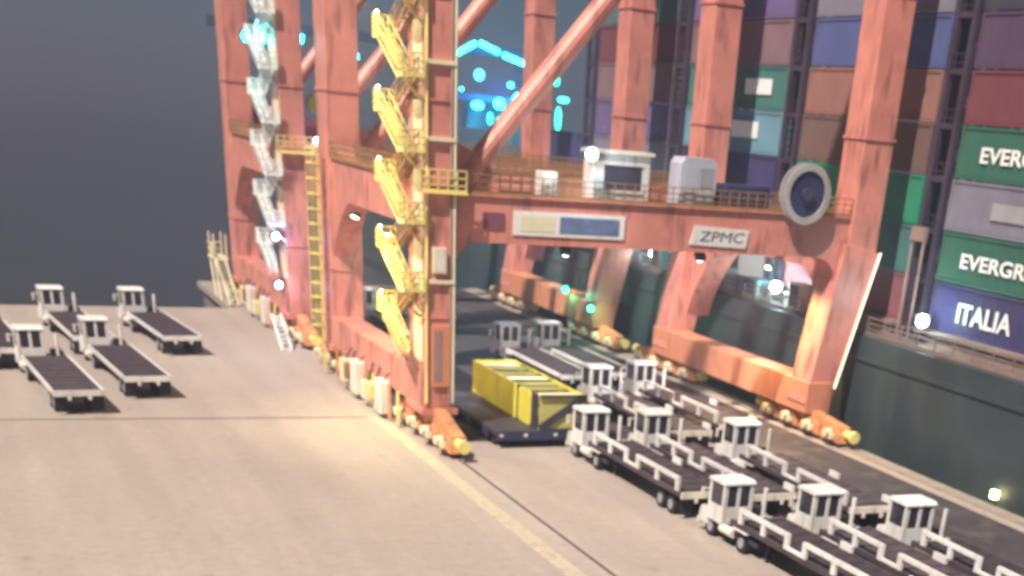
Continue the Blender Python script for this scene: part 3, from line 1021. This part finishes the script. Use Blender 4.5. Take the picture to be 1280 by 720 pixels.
# deck lamps
for (y, z, e) in ((77.6, 8.0, 350), (97.2, 7.6, 1100), (119.6, 7.6, 1000), (141.5, 7.6, 1000)):
    fl = floodlight(ship, (60.6 - SX, y - SY, z - SZ + 0.6), (-0.5, -1, 0.1), M['lamp_white'], 1.0)
    lamp_light(fl, (-0.5, -0.9, 0.5), 'POINT', e, (0.60, 0.95, 1.0), size=0.3)
MB().box(58.6 - SX, 58.88 - SX, 64.2 - SY, 64.7 - SY, -0.2 - SZ, 0.3 - SZ).build('hull_reflection', M['lamp_warm'], ship)  # yellow light reflection on the hull, put in as a glowing block
# deck equipment: ventilators and winch housings seen through the portal
for (y, w, h, k) in ((86, 2.4, 1.6, 'grey'), (92, 1.8, 2.0, 'white_dirty'), (104, 2.2, 1.8, 'grey'), (109, 1.6, 1.4, 'lilac'), (113, 2.0, 1.9, 'stairwhite'), (126, 2.2, 1.8, 'grey'), (133, 1.8, 1.5, 'stairwhite'), (89, 1.6, 2.2, 'teal'), (98.6, 2.4, 1.5, 'teal'), (107, 1.4, 2.4, 'teal'), (116.5, 2.0, 2.2, 'teal'), (123, 1.6, 1.6, 'grey'), (129.5, 2.0, 2.3, 'teal'), (137, 2.0, 1.7, 'teal'), (144, 2.2, 1.9, 'grey')):
    v = SB(59.7, 60.9, y, y + w, 7.055, 7.055 + h).build('vent_housing', M[k], ship, bevel=0.1)
    MB().box(59.62 - SX, 59.69 - SX, y - SY + 0.3, y - SY + w - 0.3, 7.4 - SZ, 6.9 + h - SZ).build('louvre', M['dark'], v)

# ------------------------------------------------------------------ containers on deck, each its own thing
CL, CH, CW = 16.7, 3.08, 3.0
shell = MB()
# corrugated side facing the quay (-x), one folded sheet
n = 44
prof = []
y = 0.25
dy = (CL - 0.5) / n
for i in range(n):
    prof += [(0.05, y), (0.05, y + dy * 0.35), (0.13, y + dy * 0.5), (0.13, y + dy * 0.85)]
    y += dy
prof.append((0.05, CL - 0.25))
z0, z1 = 0.2, CH - 0.18
vs = [(x, yy, z0) for x, yy in prof] + [(x, yy, z1) for x, yy in prof]
k = len(prof)
shell.add(vs, [(i, i + 1, k + i + 1, k + i) for i in range(k - 1)])
shell.box(0.2, CW, 0.1, CL - 0.1, 0.12, CH - 0.08)
for i in range(5):
    shell.box(0.25, CW - 0.1, 0.04, 0.09, 0.35 + i * 0.52, 0.6 + i * 0.52)
shell_me = shell.mesh('container_shell')
frame = MB()
for yy in (0, CL - 0.24):
    for x in (0, CW - 0.2):
        frame.box(x, x + 0.2, yy, yy + 0.24, 0.001, CH)
for z in (0.0, CH - 0.18):
    frame.box(0.015, 0.17, 0.241, CL - 0.241, z + 0.01, z + 0.19 - 0.01)
    frame.box(0.201, CW - 0.201, 0.015, 0.16, z + 0.01, z + 0.17)
frame_me = frame.mesh('container_frame')
shell_me.materials.append(CONT['grey'])
frame_me.materials.append(CONT['grey'])


def setmat(o, m):
    o.material_slots[0].link = 'OBJECT'
    o.material_slots[0].material = m


BAYS = {
    'A': (62.0, 'in the ITALIA stack', ['navy', 'green', 'grey', 'green', 'maroon', 'purple', 'dark', 'brown']),
    'B': (81.8, 'in the stack behind the cable reel', ['pink', 'teal', 'emerald', 'brown', 'salmon', 'blue', 'grey', 'maroon']),
    'C': (101.6, 'in the stack behind the lilac cabin', ['pale', 'sea', 'navy', 'sky', 'teal', 'mauve', 'violet', 'dark']),
    'D': (121.4, 'in the stack behind the white house', ['sea', 'dark', 'grey', 'violet', 'mauve', 'maroon', 'sea', 'dark']),
    'E': (141.2, 'in the low stack past the white house', ['teal', 'dark', 'navy']),
}
CN = dict(navy='navy blue', green='dark green', grey='grey', maroon='maroon', purple='dark plum', salmon='salmon pink', brown='rusty brown', blue='blue',
          teal='teal green', pink='pinkish red', sky='light blue', pale='pale grey', mauve='dusty mauve', dark='near-black', violet='violet', emerald='emerald green', sea='sea green')
TIER = ['lowest', 'second tier', 'third tier', 'fourth tier', 'fifth tier', 'sixth tier', 'seventh tier', 'topmost']
ROTX = (math.radians(90), 0, math.radians(-90))     # lettering readable from the quay
for bk, (by, where, cols) in BAYS.items():
    for t, ck in enumerate(cols):
        z = 8.0 + 3.15 * t
        o = bpy.data.objects.new('container', shell_me)
        C.objects.link(o)
        o.location = (62.0 + random.uniform(-0.05, 0.05), by + random.uniform(-0.08, 0.08), z)
        setmat(o, CONT[ck])
        fr = bpy.data.objects.new('frame', frame_me)
        C.objects.link(fr)
        fr.parent = o
        setmat(fr, CONT[ck])
        extra = ''
        if (bk, t) == ('A', 0):
            lettering('lettering', 'ITALIA', 1.75, M['sticker'], o, (-0.02, CL - 3.0, 0.85), ROTX, 1.12, 0.035)
            extra = ' with white ITALIA lettering'
        elif (bk, t) in (('A', 1), ('A', 3)):
            lettering('lettering', 'EVERGREEN', 1.25, M['sticker'], o, (-0.02, CL - 2.3, 1.05), ROTX, 1.5, 0.03)
            extra = ' with white EVERGREEN lettering'
        elif (bk, t) == ('A', 2):
            MB().box(-0.02, -0.005, CL - 8.4, CL - 4.6, 1.0, 2.0).build('placard', CONT['pale'], o)
            MB().box(-0.02, -0.005, CL - 11.5, CL - 9.2, 0.9, 2.1).build('placard', M['sticker'], o)
        elif (bk, t) == ('C', 4):
            MB().box(-0.02, -0.005, 2.3, 6.6, 1.1, 2.2).build('placard', M['sticker'], o)
            extra = ' with a white placard'
        elif (bk, t) == ('C', 3):
            MB().box(-0.02, -0.005, 3.6, 8.0, 1.1, 2.3).build('placard', M['sticker'], o)
            extra = ' with a white placard'
        elif (bk, t) == ('D', 3):
            MB().tube((-0.01, 8.6, 1.5), (-0.03, 8.6, 1.5), 0.95, 18).build('placard', M['sticker'], o)
            extra = ' with a round white emblem'
        lab = f'{CN[ck]} container{extra}, {TIER[t]} {where}'
        tag(o, lab, 'container', 'shipping containers stacked on the ship')

# ------------------------------------------------------------------ distant lit crane on a far pier
fp = MB().box(74, 130, 226, 250, -6, -1.0)
tag(fp.build('far_pier', M['coaming']), kind='structure')
fc = empty('distant_crane', (84.0, 232.0, -1.0))
tag(fc, 'distant dark gantry crane outlined by cyan and green lamps', 'crane')
dk = mat('distant_crane_paint', (0.05, 0.06, 0.12), 0.6)
for x in (-9, 9):
    for y in (0, 8):
        MB().box(x - 0.7, x + 0.7, y - 0.7, y + 0.7, 0, 27).build('leg', dk, fc)
MB().box(-44, 14, -0.6, 0.6, 27.01, 28.4).build('boom', dk, fc)
for z in (8, 21):
    for y in (0, 8):
        MB().box(-8.3, 8.3, y - 0.45, y + 0.45, z - 0.5, z + 0.5).build('cross_beam', dk, fc)
MB().box(-2.2, 5.0, 3.0, 6.0, 16.6, 20.5).build('glow_box', dk, fc)  # box added behind the lamps to catch their blue glow
for p, q in (((-5.2, 26.9), (-2.2, 28.5)), ((-1.4, 28.6), (1.8, 27.6)), ((2.7, 27.3), (6.2, 26.4))):
    MB().tube((p[0], -1.0, p[1]), (q[0], -1.0, q[1]), 0.38, 8).build('light_strip', M['lamp_cyan'], fc)
for (x, z, w, h, m) in ((-1.6, 24.2, 1.4, 1.5, 'lamp_cyan'), (-1.8, 19.9, 2.0, 1.2, 'lamp_cyan'), (2.0, 20.4, 1.8, 1.6, 'lamp_cyan'), (5.2, 21.0, 1.7, 2.4, 'lamp_cyan'),
                        (2.0, 17.0, 1.2, 3.0, 'lamp_green'), (12.0, 24.5, 0.9, 1.6, 'lamp_green'), (12.6, 19.0, 0.9, 3.4, 'lamp_green'), (13.4, 21.8, 1.8, 0.8, 'lamp_cyan'), (3.9, 23.2, 0.9, 0.8, 'lamp_cyan'), (0.4, 18.2, 0.8, 1.6, 'lamp_green'), (6.4, 18.4, 0.7, 0.7, 'lamp_cyan'), (-4.6, 22.0, 0.5, 0.5, 'lamp_cyan')):
    MB().prism([(x + w / 2 * math.cos(t), z + h / 2 * math.sin(t)) for t in [math.pi * i / 6 for i in range(12)]], 'y', -1.6, -1.2).build('lamp', M[m], fc)
MB().beam((-35.5, -1.0, 27.9), (-30.0, -1.0, 26.5), 0.5, 1.1).build('light_strip', M['lamp_cyan'], fc)
MB().box(-24.5, -21.5, -1.3, -0.7, 24.6, 25.5).build('light_strip', M['lamp_cyan'], fc)
lamp_light(fc, (0, -5, 22), 'POINT', 3500, (0.03, 0.2, 1.0), size=0.5)
lamp_light(fc, (2, -4, 17), 'POINT', 4500, (0.03, 0.8, 0.7), size=0.5)

# ------------------------------------------------------------------ night haze
hz = MB().box(-1560, 1560, -660, 2460, -7.4, 48.0).build('haze', bpy.data.materials.new('haze_air'))
hm = hz.data.materials[0]
hm.use_nodes = True
hm.node_tree.nodes.clear()
ho = hm.node_tree.nodes.new('ShaderNodeOutputMaterial')
hv = hm.node_tree.nodes.new('ShaderNodeVolumePrincipled')
hv.inputs['Color'].default_value = (0.78, 0.80, 1.0, 1)
hv.inputs['Density'].default_value = 0.0017
hv.inputs['Anisotropy'].default_value = 0.63
hm.node_tree.links.new(hv.outputs[0], ho.inputs['Volume'])
tag(hz, kind='stuff')
